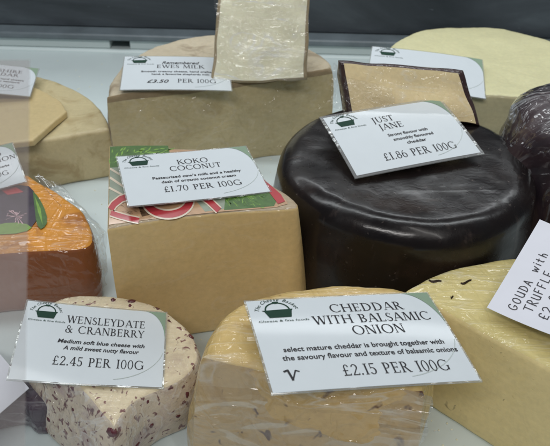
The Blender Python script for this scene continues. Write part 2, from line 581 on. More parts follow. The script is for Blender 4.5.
class Sheet:
    """a card lying in its own plane: everything printed on it is laid on the (slightly bent) sheet"""

    def __init__(self, W, H, loc, eul, bend=(0, 0), twist=0):
        self.W, self.H, self.bend, self.twist = W, H, bend, twist
        self.M = Matrix.Translation(loc) @ Euler(eul, 'XYZ').to_matrix().to_4x4()

    def z(self, x, y):
        u, v = x / self.W, y / self.H
        return (self.bend[0] * (u * u - .08) + self.bend[1] * (v * v - .08) + self.twist * u * v) * self.W

    def body(self, name, mat, root, outline=None, th=0.0004, nx=16, ny=12):
        W, H = self.W, self.H
        V, F = [], []
        for s in (1, -1):
            for j in range(ny + 1):
                for i in range(nx + 1):
                    x, y = W * (i / nx - .5), H * (j / ny - .5)
                    V.append((x, y, self.z(x, y) + (0 if s > 0 else -th)))
        n1 = (nx + 1) * (ny + 1)
        for j in range(ny):
            for i in range(nx):
                a = j * (nx + 1) + i
                F.append((a, a + 1, a + nx + 2, a + nx + 1))
                F.append((a + nx + 1 + n1, a + nx + 2 + n1, a + 1 + n1, a + n1))
        loop = [i for i in range(nx)] + [j * (nx + 1) + nx for j in range(ny)] + [ny * (nx + 1) + i for i in range(nx, 0, -1)] + [j * (nx + 1) for j in range(ny, 0, -1)]
        for a, b in zip(loop, loop[1:] + loop[:1]):
            F.append((a, a + n1, b + n1, b))
        o = mesh_obj(name, V, F, mat, None, True)
        o.parent = root
        return o

    def rim(self, name, mat, root, wdt=0.0022, th=0.0007, n=14):
        """clear laminate border round the card"""
        W, H = self.W / 2, self.H / 2

        def loop(k):
            w_, h_ = W + k, H + k
            return ([(-w_ + 2 * w_ * i / n, -h_) for i in range(n)] + [(w_, -h_ + 2 * h_ * i / n) for i in range(n)]
                    + [(w_ - 2 * w_ * i / n, h_) for i in range(n)] + [(-w_, h_ - 2 * h_ * i / n) for i in range(n)])
        a, b = loop(0.0001), loop(wdt)
        V = [(x, y, self.z(x, y) + .0001) for x, y in a] + [(x, y, self.z(x, y) + .0001) for x, y in b] + [(x, y, self.z(x, y) - th) for x, y in b] + [(x, y, self.z(x, y) - th) for x, y in a]
        m = len(a)
        F = []
        for i in range(m):
            j = (i + 1) % m
            for k in range(3):
                F.append((k * m + i, (k + 1) * m + i, (k + 1) * m + j, k * m + j))
        o = mesh_obj(name, V, F, mat, None, False)
        o.parent = root
        return o

    def prints(self, name, mat, root, polys, lift=0.00025):
        V, F = [], []
        for k, p in enumerate(polys):
            if tri_area(p) < 0:
                p = p[::-1]
            b = len(V)
            V += [(x, y, self.z(x, y) + lift) for x, y in p]
            F.append(tuple(range(b, b + len(p))))
        o = mesh_obj(name, V, F, mat, None, False)
        o.parent = root
        return o


def arc_text(text, size, cx, cy, rx, ry, a0, a1):
    """small lettering set along an arc"""
    polys = []
    n = len(text)
    for i, ch in enumerate(text):
        if ch == ' ':
            continue
        a = math.radians(a0 + (a1 - a0) * i / (n - 1))
        g = sans(ch, size, 0, 0, 'C', 0.25, 0.0)
        px, py = cx + rx * math.cos(a), cy + ry * math.sin(a)
        r = a - PI / 2
        for p in g:
            polys.append([(px + x * math.cos(r) - y * math.sin(r), py + x * math.sin(r) + y * math.cos(r)) for x, y in p])
    return polys


def logo(sh, root, x, y, s, tone='logo'):
    """basket emblem; x, y = centre of the basket, s = its width"""
    P = []
    t, b, h = s * .5, s * .36, s * .40
    P.append([(x - t, y + h / 2), (x - b, y - h / 2), (x + b * 1.12, y - h / 2), (x + t * 1.0, y + h / 2)])
    P.append([(x - t * 1.12, y + h / 2), (x - t, y + h / 2 - s * .05), (x + t, y + h / 2 - s * .05), (x + t * 1.08, y + h / 2 + s * .03)])
    P += _A(x, y + h / 2, s * .45, s * .42, 0, 180, s * .055, s * .055, 16)
    P += [[(x - s * .13, y + h / 2 + s * .36), (x + s * .02, y + h / 2 + s * .34), (x + s * .13, y + h / 2 + s * .37), (x + s * .1, y + h / 2 + s * .47), (x - s * .1, y + h / 2 + s * .46)]]
    e = sh.prints('emblem', MAT[tone], root, P)
    T = arc_text('The Cheese Basket', s * .22, x, y + h * .22, s * .66, s * .62, 166, 14)
    T += sans('Cheese & fine foods', s * .15, x + s * .10, y - s * .42, 'C', width=s * 1.75)
    sh.prints('lettering', MAT[tone], e, T, 0.0003) if False else sh.prints('emblem_lettering', MAT[tone], root, T)


def swoosh(sh, root, d=0.16, arc=True):
    """pale green corner at the upper right and the thin arc towards the lower right"""
    W, H = sh.W, sh.H
    P = []
    k = 14
    x0, y0 = W / 2 - d * W, H / 2
    x1, y1 = W / 2, H / 2 - d * 2.1 * W * .8
    pts = []
    for i in range(k + 1):
        t = i / k
        a = PI / 2 * t
        pts.append((x0 + (x1 - x0) * math.sin(a), y0 + (y1 - y0) * (1 - math.cos(a))))
    for a, b in zip(pts, pts[1:]):
        ya, yb = H / 2, H / 2
        P.append([a, b, (b[0], H / 2), (a[0], H / 2)])
    sh.prints('corner_motif', MAT['swoosh'], root, P)
    if arc:
        A = stroke(arc_pts(W * .1, H * .02, W * .40, H * .46, -80, -12, 18), .0004)
        sh.prints('hairline', MAT['hair'], root, A)


CARDS = {
    'koko': (0.1000, (-0.0619, 0.4123, 0.1175), (0.009, 0.060, 0.323)),
    'front': (0.1145, (0.0481, 0.2589, 0.1105), (-0.041, 0.129, 0.231)),
    'wens': (0.0902, (-0.1141, 0.2939, 0.0630), (0.111, 0.194, 0.120)),
    'jane': (0.1046, (0.0972, 0.4636, 0.1280), (0.192, -0.027, 0.336)),
    'ewes': (0.1078, (-0.1045, 0.6338, 0.1010), (0.067, 0.040, 0.131)),
    'backr': (0.1188, (0.1546, 0.6574, 0.1005), (0.118, 0.035, -0.166)),
    'leftb': (0.1083, (-0.3199, 0.6614, 0.0785), (0.002, 0.161, 0.172)),
    'annat': (0.0911, (-0.2699, 0.4827, 0.0660), (0.112, -0.073, 0.479)),
    'gouda': (0.0740, (0.1727, 0.3115, 0.1120), (-0.090, -0.389, 0.909)),
}
GRP = 'printed price cards on the cheeses'


def card(key, label, lines, bend=(0, 0), twist=0, asp=1.5, logo_on=True, corner=True, rim=0.0010):
    W, loc, eul = CARDS[key]
    H = W / asp
    root = thing('price_card', label, 'price card', loc, GRP)
    root.rotation_euler = eul
    root['local'] = 1
    sh = Sheet(W, H, loc, eul, bend, twist)
    sh.body('card_sheet', MAT['card'], root)
    if rim:
        sh.rim('laminate_edge', MAT['lam'], root, rim)
    if corner:
        swoosh(sh, root)
    if logo_on:
        logo(sh, root, -W * .5 + W * .145, H * .5 - W * .115, W * .145)
    P = []
    for ln in lines:
        kind, text, size, x, y = ln[:5]
        kw = ln[5] if len(ln) > 5 else {}
        if kind == 'R':
            P += roman(text, size * W, x * W, y * W, kw.get('a', 'C'), kw.get('sq', 1.0))
        elif kind == 'S':
            P += sans(text, size * W, x * W, y * W, kw.get('a', 'C'), kw.get('sh', 0), kw.get('b', 0.00008), kw['w'] * W if 'w' in kw else None)
        elif kind == 'P':
            P += text
    sh.prints('lettering', MAT['ink'], root, P)
    del root['local']
    return sh, root


# ================================================================== THE SETTING
def box(V, F, x0, x1, y0, y1, z0, z1):
    b = len(V)
    V += [(x, y, z) for z in (z0, z1) for y in (y0, y1) for x in (x0, x1)]
    F += [tuple(b + i for i in f) for f in ((0, 2, 3, 1), (4, 5, 7, 6), (0, 1, 5, 4), (2, 6, 7, 3), (0, 4, 6, 2), (1, 3, 7, 5))]


def bevelled(name, boxes, mat, parent=None, bev=0.003):
    V, F = [], []
    for b in boxes:
        box(V, F, *b)
    o = mesh_obj(name, V, F, mat, parent, True, None, 35)
    m = o.modifiers.new('bevel', 'BEVEL')
    m.width = bev
    m.segments = 3
    m.limit_method = 'ANGLE'
    return o


YB = at(275, 57, 0.0).y           # where the tray floor meets the rear wall
fl = bevelled('floor', [(-1.1, 1.1, -0.3, YB, -0.02, 0.0)], MAT['tray'])
fl['kind'] = 'structure'
zt = 0.085
# rear wall with three openings of the tray rim: built as pieces butted end to end
wall = thing('rear_wall', '', '', (0, YB, 0))
for k in ('label', 'category'):
    del wall[k]
wall['kind'] = 'structure'


def wx(px, z):
    p = at_plane(px, 44, (0, YB + .004, 0), Vector((0, 1, 0)))
    return p.x


S1, S2 = (wx(109, 0), wx(129, 0)), (wx(412, 0), wx(432, 0))
zs0 = at_plane(120, 50, (0, YB + .004, 0), Vector((0, 1, 0))).z
zs1 = at_plane(120, 41, (0, YB + .004, 0), Vector((0, 1, 0))).z
zs2 = zs1 + 0.012
bevelled('wall_panel', [(-1.1, 1.1, YB, YB + .05, -0.02, zs0)], MAT['tray'], wall, .004)
for a, b in ((-1.1, S1[0]), (S1[1], S2[0]), (S2[1], 1.1)):
    bevelled('wall_rim', [(a, b, YB + .008, YB + .05, zs0, zs1)], MAT['tray'], wall, .0015)
bevelled('slot_back', [(-1.0, 1.0, YB + .052, YB + .06, -.01, zs2)], MAT['seal'], wall, .001)
N = NT('dark_panel')
v = N.coords((1, 1, 1))
base = N.ramp(N.noise(2.2, 6, 0.65, 0.6, N.coords((1, 1, 5))), [(0.3, (0.018, 0.024, 0.030)), (0.5, (0.05, 0.06, 0.072)), (0.72, (0.11, 0.135, 0.155))])
scr = N.noise(1.0, 3, 0.6, 0.3, N.coords((25, 200, 160), (0, .5, 0)))
N.l(N.mix(N.ramp(scr, [(0.70, 0.0), (0.73, 0.55)]), base, (0.30, 0.36, 0.40)), N.b.inputs['Base Color'])
N.b.inputs['Roughness'].default_value = 0.32
N.l(N.bump(N.noise(30, 4), 0.15, 0.002), N.b.inputs['Normal'])
DARK = N.m
door = thing('rear_door', 'dark grey scratched rear panel of the display case above the white rim', 'case door', (0, YB + .02, zs1))
bevelled('door_panel', [(-1.1, 1.1, YB + .03, YB + .045, zs1 + .0105, zs1 + .45)], DARK, door, .002)
bevelled('door_seal', [(-1.1, 1.1, YB + .001, YB + .05, zs1 + .0002, zs1 + .010)], plain('grey_seal', (0.14, 0.17, 0.19), 0.35, 0.5, .25, 18), door, .003)

# ================================================================== THE CHEESES
# --- half wheel at the back
paste_ewes = cheese_mat('aged_paste', (0.52, 0.445, 0.26), 0.15, 0.6, None, rough=0.55, pit=0.35, crot=1.2, cstr=.9, crease=.08, mottled=1.6, stain=((0.36, 0.285, 0.15), 30, .55), drag=.22, drot=(.5, .9, .4))
edge_ewes = cheese_mat('rind_line', (0.30, 0.235, 0.145), 0.3, 0.0, None, rough=0.8, pit=0.8)
rind_ewes = cheese_mat('dusty_rind', (0.52, 0.45, 0.33), 0.25, 0.0, None, rough=0.8, pit=0.7, stain=((0.24, 0.18, 0.12), 26, .5))
t = thing('half_cheese_wheel', 'half wheel of pale cheese with dusty brown rind, cut side forward, by the rear rim', 'cheese', (at(215, 80, 0).x, at(215, 80, 0).y, 0))
Z = .095
cheese_body(outl(Z, (107, 97, 'cut', True), (221, 84, 'cut', True), (333, 69, 'rind', True), (327, 58, 'rind', False), (300, 44, 'rind', False), (255, 35, 'rind', False),
                 (205, 35, 'rind', False), (158, 44, 'rind', False), (125, 62, 'rind', False), (109, 82, 'rind', False)),
            0.0, Z, {'cut': ('paste', paste_ewes), 'rind': ('rind', rind_ewes), 'edge': ('rind', edge_ewes), 'top': ('rind', rind_ewes)}, t, r_top=.006, bulge=.003, disp=.0016, seed=1, rcut=.25)

# --- pale wrapped wedge standing on it
paste_wedge = cheese_mat('pale_wedge_paste', (0.93, 0.90, 0.68), 0.06, 0.8, None, rough=0.45, pit=0.25, crot=0.9, cstr=2.2, cscale=1.1, crease=.95)
rind_wedge = cheese_mat('brown_wedge_rind', (0.40, 0.32, 0.20), 0.25, 0.6, None, rough=0.6, pit=0.6)
film_a = clear_film('cling_film', 0.10, (0.97, 0.97, 0.97), 0.05, 0.7, 1.0, 0.9)


def frame_wedge(root, face_px, p0, tilt, thick, back_scale, back_shift, mats, names, r=0.004, seed=0, nu=26, nv=22, disp=.0008):
    """a cut piece standing with its cut face forward: a rounded block between the face and a smaller back"""
    n = Vector((0, -math.cos(tilt), math.sin(tilt)))
    q = [at_plane(x, y, p0, n) for x, y in face_px]      # tl, tr, br, bl
    cen = sum(q, Vector()) / 4
    bk = [cen + (v - cen) * back_scale + Vector(back_shift) for v in q]

    def patch(a, b, c, d, nu, nv):
        V = []
        for j in range(nv + 1):
            for i in range(nu + 1):
                s, t_ = i / nu, j / nv
                V.append((a.lerp(b, s)).lerp(d.lerp(c, s), t_))
        F = [(j * (nu + 1) + i, (j + 1) * (nu + 1) + i, (j + 1) * (nu + 1) + i + 1, j * (nu + 1) + i + 1) for j in range(nv) for i in range(nu)]
        return V, F

    def jig(v):
        s = v * 45 + Vector((seed, 0, 0))
        return v + Vector((noise.noise(s), noise.noise(s + Vector((9, 5, 0))), noise.noise(s + Vector((0, 8, 7))))) * disp
    # face inset by r, a rounded shoulder, then the sides
    def ins(v):
        return v + (cen - v).normalized() * r
    qi = [ins(v) for v in q]
    fr = [v + n * 0.0 for v in qi]
    sh = [v - n * r for v in q]
    V, F = patch(fr[0], fr[1], fr[2], fr[3], nu, nv)
    ring = {'top': (0, 1), 'side_r': (1, 2), 'bot': (2, 3), 'side_l': (3, 0)}
    mesh_obj(names[0], [jig(v) for v in V], F, mats[0], root, True, None, 60)
    V2, F2 = [], []
    for a, b in ring.values():
        m = 24
        rows = []
        for k in range(4):
            an = PI / 2 * k / 3
            rows.append([(fr[a].lerp(fr[b], i / m)) * 1.0 + ((sh[a].lerp(sh[b], i / m) - fr[a].lerp(fr[b], i / m)).dot(-n)) * (-n) * (1 - math.cos(an))
                         + ((sh[a].lerp(sh[b], i / m) + n * r) - fr[a].lerp(fr[b], i / m)) * math.sin(an) for i in range(m + 1)])
        for k in range(1, 9):
            rows.append([sh[a].lerp(sh[b], i / m).lerp(bk[a].lerp(bk[b], i / m), k / 8) for i in range(m + 1)])
        o_ = len(V2)
        for rr in rows:
            V2 += [jig(v) for v in rr]
        for k in range(len(rows) - 1):
            for i in range(m):
                F2.append((o_ + k * (m + 1) + i, o_ + (k + 1) * (m + 1) + i, o_ + (k + 1) * (m + 1) + i + 1, o_ + k * (m + 1) + i + 1))
    o_ = len(V2)
    V2 += bk
    F2.append((o_, o_ + 1, o_ + 2, o_ + 3))
    o = mesh_obj(names[1], V2, F2, mats[1], root, True, None, 60)
    bm = bmesh.new()
    bm.from_mesh(o.data)
    bmesh.ops.remove_doubles(bm, verts=bm.verts, dist=.0002)
    bmesh.ops.recalc_face_normals(bm, faces=bm.faces)
    bm.to_mesh(o.data)
    bm.free()
    return q, n


p0 = at(262, 82, .0965)
t = thing('wrapped_cheese_wedge', 'creamy white wedge in shiny cling film standing on the half wheel', 'cheese wedge', p0)
q, n = frame_wedge(t, [(218, -14), (311, -14), (306, 81), (212, 83)], p0, math.radians(16), .05, .9, (0.004, .055, -.003), (paste_wedge, rind_wedge), ('paste', 'rind'), .0045, 3, disp=.0022)

# --- KOKO block
paste_koko = cheese_mat('tan_paste', (0.70, 0.52, 0.25), 0.12, 0.4, None, rough=0.45, pit=0.18, crot=0.2, cstr=0.5, crease=.06, mottled=.8, sss=.15, drag=.14, drot=(.2, .9, .3))
top_koko = cheese_mat('tan_top', (0.42, 0.33, 0.22), 0.2, 0.5, None, rough=0.4, pit=0.3)
Z = .114
t = thing('cheese_block', 'smooth tan cheese block with a printed green and red label on top', 'cheese', (at(205, 220, 0).x, at(205, 220, 0).y + .03, 0))
cheese_body(outl(Z, (107, 229, 'cut', True), (160, 220, 'cut', False), (220, 213, 'cut', False), (282, 209.5, 'side', False), (298, 206, 'side', False), (289, 195, 'side', False), (264, 178, 'side', False), (243, 150, 'cut', True), (180, 148, 'cut', False), (109, 145, 'cut', True)),
            0.0, Z, {'cut': ('paste', paste_koko), 'side': ('paste', paste_koko), 'top': ('wrapper', top_koko)}, t, r_top=.0025, bulge=.001, disp=.00012, seed=2, rcut=1, slopes={'side': .013})
koko = t


def print_on(name, root, z, groups, lift=.00025):
    """printed shapes lying on a level top: [(material, [polygon of photo pixels])]"""
    V, F, ids, mats = [], [], [], []
    for k, (mt, polys) in enumerate(groups):
        if mt not in mats:
            mats.append(mt)
        for p in polys:
            w_ = [at(x, y, z) for x, y in p]
            if tri_area([(a.x, a.y) for a in w_]) < 0:
                w_ = w_[::-1]
            b = len(V)
            V += [(a.x, a.y, z + lift + k * .00004) for a in w_]
            F.append(tuple(range(b, b + len(p))))
            ids.append(mats.index(mt))
    return mesh_obj(name, V, F, mats, root, False, ids)


RED = plain('red_print', (0.42, 0.035, 0.045), 0.35, 0.4, .1, 60, .6)
CREAM = plain('cream_print', (0.66, 0.56, 0.44), 0.35, 0.4, .05, 60, .6)
GR1 = plain('leaf_green_print', (0.20, 0.36, 0.06), 0.35, 0.4, .2, 200, .6)
GR2 = plain('dark_leaf_print', (0.07, 0.15, 0.035), 0.35, 0.4, .2, 200, .6)
GRY = plain('grey_green_print', (0.27, 0.31, 0.24), 0.35, 0.4, .1, 100, .6)
PCH = plain('peach_print', (0.50, 0.31, 0.18), 0.35, 0.4, .15, 80, .6)
BRN = plain('brown_print', (0.10, 0.055, 0.03), 0.35, 0.4, .3, 80, .6)


def band(pts, w):
    """a ribbon of even width through the points, its joints mitred"""
    L, R_ = [], []
    n = len(pts)
    for k in range(n):
        a, b = pts[max(0, k - 1)], pts[min(n - 1, k + 1)]
        d = Vector((b[0] - a[0], b[1] - a[1])).normalized()
        L.append((pts[k][0] - d.y * w / 2, pts[k][1] + d.x * w / 2))
        R_.append((pts[k][0] + d.y * w / 2, pts[k][1] - d.x * w / 2))
    return [[L[k], L[k + 1], R_[k + 1], R_[k]] for k in range(n - 1)]


rr = random.Random(4)
palm, palm2 = [], []
for i in range(95):
    x, y = rr.uniform(110, 166), rr.uniform(149, 167)
    a = -0.5 + rr.uniform(-.5, .5) + (x - 135) * .012
    l = rr.uniform(5, 13)
    dx, dy = l * math.sin(a + 1.2), -l * math.cos(a + 1.2) * .6
    if y + dy < 146.5:
        continue
    (palm if rr.random() < .62 else palm2).append([(x, y), (x + dx * .5 + .7, y + dy * .5 + .5), (x + dx, y + dy), (x + dx * .5 - .7, y + dy * .5 - .5)])
palm_r, palm_r2 = [], []
for i in range(90):
    x, y = rr.uniform(228, 268), rr.uniform(194, 208)
    a = rr.uniform(-.5, .5) + (246 - x) * .03
    l = rr.uniform(5, 14)
    dx, dy = l * math.sin(a - .6), -l * math.cos(a - .6) * .75
    x2, y2 = x + dx, y + dy
    (palm_r if rr.random() < .6 else palm_r2).append([(x, y), (x + dx * .5 + .8, y + dy * .5 + .4), (x2, y2), (x + dx * .5 - .8, y + dy * .5 - .4)])
ring_o = [(168 + 22 * math.cos(a), 200 + 15 * math.sin(a)) for a in [math.radians(d) for d in range(-40, 221, 8)]]
k1 = [(110.8, 210), (114, 205), (121, 199.5), (130, 196.5)]
k2 = [(110.8, 213.5), (118, 216), (129, 219), (139, 221)]
k3 = [(193, 192), (201, 196), (209, 201.5), (219, 211)]
husk = []
for i in range(120):
    x, y = rr.uniform(112, 150), rr.uniform(200, 219)
    l = rr.uniform(2, 7)
    a = rr.uniform(.2, 1.2)
    if y > 219 - (x - 140) * .0 - 2 or abs(y - 213) < 2 and x < 118:
        continue
    husk.append([(x, y), (x + l * math.cos(a), y + l * .5 * math.sin(a)), (x + l * math.cos(a) + .3, y + l * .5 * math.sin(a) + .5)])
print_on('printed_label', koko, Z, [
    (PCH, [[(110, 147), (180, 150), (241, 152), (261, 180), (284, 198), (288, 204), (276, 207.5), (220, 212), (160, 218.3), (109, 225)]]),
    (GRY, [[(110, 166), (165, 162), (175, 200), (122, 196), (109, 204)], [(190, 184), (226, 184), (226, 209), (205, 212), (192, 196)]]),
    (GR2, [[(110, 147), (135, 146), (168, 146), (172, 162), (150, 166), (110, 168)], [(226, 192), (250, 186), (262, 182), (278, 198), (274, 206.5), (250, 208.5), (224, 210.5)]]),
    (GR1, palm + palm_r), (GR2, palm2 + palm_r2),
    (CREAM, band([(110, 178), (125, 188)], 2.2) + band([(110, 169), (135, 184)], 2.0) + band([(109, 188), (122, 195)], 2)),
    (BRN, husk + [[(137, 203), (146, 205), (151, 215), (142, 217)]]),
    (CREAM, band(k1, 8.5) + band(k2, 7.5) + band(ring_o, 10.5) + band(k3, 8.5)),
    (RED, band(k1, 6) + band(k2, 5) + band(ring_o, 7.2) + band(k3, 6)),
    (RED, [[(258, 177), (262, 178.5), (281, 195), (285, 202), (278, 204.5), (270, 194)]]),
])

# --- black waxed wheel
N = NT('black_wax')
v = N.coords()
N.l(N.ramp(N.noise(18, 5, .6, .3, v), [(.3, (0.006, 0.005, 0.006)), (.55, (0.010, 0.007, 0.007)), (.8, (0.034, 0.020, 0.015))]), N.b.inputs['Base Color'])  # brown tint, partly painted in for brown reflections on the side
refl_streaks = N.ramp(N.noise(1.0, 3, .6, .4, N.coords((60, 60, 9), (0, 0, 0))), [(.62, 0.0), (.72, 1.0)])  # pale upright streaks in the colour, standing for reflections on the wheel side
spk = N.ramp(N.noise(190, 2, .5, .3, v), [(.70, 0.0), (.75, 1.0)])
base_c = N.b.inputs['Base Color'].links[0].from_socket
base_c = N.mix(N.mix(.5, refl_streaks, (0, 0, 0)), base_c, (0.06, 0.045, 0.04))
N.l(N.mix(N.mix(.55, spk, (0, 0, 0)), base_c, (0.12, 0.10, 0.09)), N.b.inputs['Base Color'])
N.l(N.ramp(N.noise(25, 5, .65, 0.4, v), [(.3, .16), (.55, .28), (.75, .5)]), N.b.inputs['Roughness'])
N.l(N.bump(N.mix(.6, N.noise(9, 3, .5, .4, v), N.noise(70, 5, .65, .3, v)), .13, .004), N.b.inputs['Normal'])
film_coat(N, .15, .10, .35, .3, .10)
N.b.inputs['Specular IOR Level'].default_value = .35
WAX = N.m
Z = .115
cw = at(407, 155, Z)
RW = .102
t = thing('waxed_cheese_wheel', 'whole black waxed cheese wheel with glossy rounded sides', 'cheese wheel', (cw.x, cw.y, 0))
pts = [(cw.x + RW * math.cos(a) * (1 + .01 * math.sin(2 * a)), cw.y + RW * math.sin(a), 'rind', False) for a in [2 * PI * i / 24 for i in range(24)]]
cheese_body(pts, 0, Z, {'rind': ('wax_side', WAX), 'top': ('wax_side', WAX)}, t, r_top=.018, r_bot=.012, bulge=.004, disp=.0014, seed=5, rim_rings=12, nfreq=18, dome=-.001)

# --- JUST JANE wedge on it
paste_jane = cheese_mat('golden_paste', (0.88, 0.72, 0.42), 0.08, 0.55, None, rough=0.5, pit=0.3, crot=1.0, cscale=1.2, cstr=1.2, crease=.35)
wax_jane = cheese_mat('purple_wax', (0.055, 0.030, 0.030), 0.35, 0.7, None, rough=0.4, pit=0.7, sss=0)
p0 = at(405, 122, Z + .003)
t = thing('cut_cheese_piece', 'golden cut piece with dark wax rind lying on the black wheel', 'cheese wedge', p0)
frame_wedge(t, [(338, 60), (464, 71), (482, 126), (346, 115)], p0, math.radians(20), .04, .85, (-.004, .038, -.030), (paste_jane, wax_jane), ('paste', 'rind'), .0054, 8, disp=.0018)

# --- pale large cheese at the back right
paste_pale = cheese_mat('pale_green_paste', (0.66, 0.63, 0.38), 0.07, 0.25, None, rough=0.55, pit=0.45, crot=.2, mottled=1.4, cstr=.1)
side_pale = cheese_mat('pale_side_paste', (0.58, 0.53, 0.33), 0.1, 0.35, None, rough=0.5, pit=0.3, drag=.2)
Z = .094
t = thing('large_pale_cheese', 'large creamy cheese with a wide flat top in the rear corner', 'cheese', (at(470, 90, 0).x, at(470, 90, 0).y, 0))
cheese_body(outl(Z, (372, 88, 'cut', True), (480, 94, 'cut', False), (600, 101, 'cut', True), (604, 66, 'cut', False), (568, 48, 'cut', False), (535, 36, 'cut', False), (500, 28, 'cut', False), (450, 27, 'cut', False),
                 (415, 32, 'cut', False), (388, 48, 'cut', False), (374, 68, 'cut', False)),
            0, Z, {'cut': ('paste_side', side_pale), 'top': ('paste_top', paste_pale)}, t, r_top=.004, disp=.0014, seed=9)

# --- dark wrapped cheese at the right edge
t = thing('wrapped_dark_cheese', 'dark waxed cheese in loose clear film, by the large pale cheese', 'cheese', (at(570, 150, .0).x, at(570, 150, .0).y, 0))
N = NT('dark_wrapped_wax')
v = N.coords()
N.l(N.ramp(N.noise(16, 4, .6, .6, v), [(.35, (0.012, 0.008, 0.012)), (.6, (0.05, 0.03, 0.035)), (.85, (0.10, 0.07, 0.07))]), N.b.inputs['Base Color'])
N.b.inputs['Roughness'].default_value = .35
film_coat(N, 1.0, .08, .7, .9, 1.2, .35)
DW = N.m
cc = at(594, 106, .150)
pts = [(cc.x + .062 * math.cos(a), cc.y + .062 * math.sin(a), 'rind', False) for a in [2 * PI * i / 16 for i in range(16)]]
cheese_body(pts, 0, .154, {'rind': ('wax_side', DW), 'top': ('wax_side', DW)}, t, r_top=.035, r_bot=.015, bulge=.006, disp=.004, seed=11, rim_rings=10, nfreq=30)

# --- left back quarter wheel with a slice on it
paste_lb = cheese_mat('straw_paste', (0.54, 0.46, 0.27), 0.14, 0.3, None, rough=0.5, pit=0.4, crot=.5, mottled=1.2, cstr=.12, stain=((0.36, 0.27, 0.13), 26, .52))
rind_lb = cheese_mat('grey_rind', (0.36, 0.31, 0.20), 0.2, 0.2, None, rough=0.6, pit=0.5)
Z = .056
t = thing('quarter_cheese_wheel', 'straw coloured quarter wheel of cheese with rounded rind, lowest at the rear', 'cheese', (at(50, 140, 0).x, at(50, 140, 0).y, 0))
cheese_body(outl(Z, (-60, 158, 'cut', True), (30, 142, 'cut', False), (110, 129, 'rind', True), (104, 113, 'rind', False), (88, 97, 'rind', False), (64, 84, 'rind', False), (38, 76, 'rind', False), (0, 72, 'rind', False), (-60, 76, 'rind', True)),
            0, Z, {'cut': ('paste', paste_lb), 'rind': ('rind', rind_lb), 'top': ('paste', paste_lb)}, t, r_top=.004, bulge=.001, disp=.001, seed=13)
paste_sl = cheese_mat('bright_slice_paste', (0.58, 0.46, 0.24), 0.08, 0.3, None, rough=0.5, pit=0.3, cstr=.12)
t = thing('cheese_slice', 'flat pale slice of cheese lying on the quarter wheel', 'cheese slice', (at(0, 120, .057).x, at(0, 120, .057).y, .057))
cheese_body(outl(Z + .008, (-60, 152, 'cut', True), (33, 140, 'cut', True), (67, 111, 'cut', True), (56, 98, 'cut', False), (20, 84, 'cut', False), (-60, 84, 'cut', True)),
            Z + .0012, Z + .008, {'cut': ('paste', paste_sl), 'top': ('paste', paste_sl)}, t, r_top=.002, r_bot=.001, disp=.0006, seed=14, side_rings=3)

# --- orange cheese in its wrapper, left
top_an = cheese_mat('orange_top', (0.66, 0.28, 0.03), 0.2, 0.8, None, rough=0.4, pit=0.3, crot=.3, cstr=.5, crease=.2, stain=((0.32, 0.10, 0.015), 28, .5))
side_an = cheese_mat('red_brown_side', (0.27, 0.09, 0.03), 0.25, 0.9, None, rough=0.4, pit=0.4, crot=1.3, cstr=.5)
Z = .060
t = thing('orange_cheese', 'orange cheese with red brown sides in a clear wrapper with leafy label', 'cheese', (at(40, 248, 0).x, at(40, 248, 0).y + .02, 0))
cheese_body(outl(Z, (-70, 262, 'side', True), (25, 252, 'side', False), (80, 248, 'side', False), (93, 236, 'side', False), (82, 210, 'side', False), (54, 190, 'side', False), (28, 174, 'side', True), (-70, 176, 'side', True)),
            0, Z, {'side': ('side_rind', side_an), 'top': ('cheese_top', top_an)}, t, r_top=.004, bulge=.002, disp=.001, seed=17)
PUR = plain('dark_purple_print', (0.045, 0.03, 0.05), 0.3, 0.4, .4, 60, .7)
PNK = plain('pink_print', (0.75, 0.48, 0.52), 0.3, 0.4, .1, 60, .7)
burst = []
for i in range(26):
    a = rr.uniform(0, 2 * PI)
    l = rr.uniform(5, 14)
    burst.append([(17, 217), (17 + l * math.cos(a) + .5, 217 + l * .6 * math.sin(a)), (17 + l * math.cos(a) - .5, 217 + l * .6 * math.sin(a) + .6)])
print_on('leafy_label', t, Z, [
    (PUR, [[(-60, 192), (20, 186), (29, 187), (34, 192), (37, 200), (38, 212), (36, 222), (31, 229), (22, 233), (-60, 240)]]),
    (GR2, [[(33, 192), (37, 196), (41, 202), (44.5, 209), (47, 217), (47, 224), (44.5, 228), (41, 230), (38, 227), (36, 220), (35, 210)]]),
    (GR1, [[(35, 197), (41, 210), (43, 226), (38, 212)], [(-10, 227), (6, 224), (18, 223.5), (27, 225), (32, 228.5), (27, 232), (16, 234.5), (-10, 236)]]),
    (RED, [[(0, 190), (16, 188), (24, 193), (8, 196)]]),
    (PNK, burst),
], .0009)

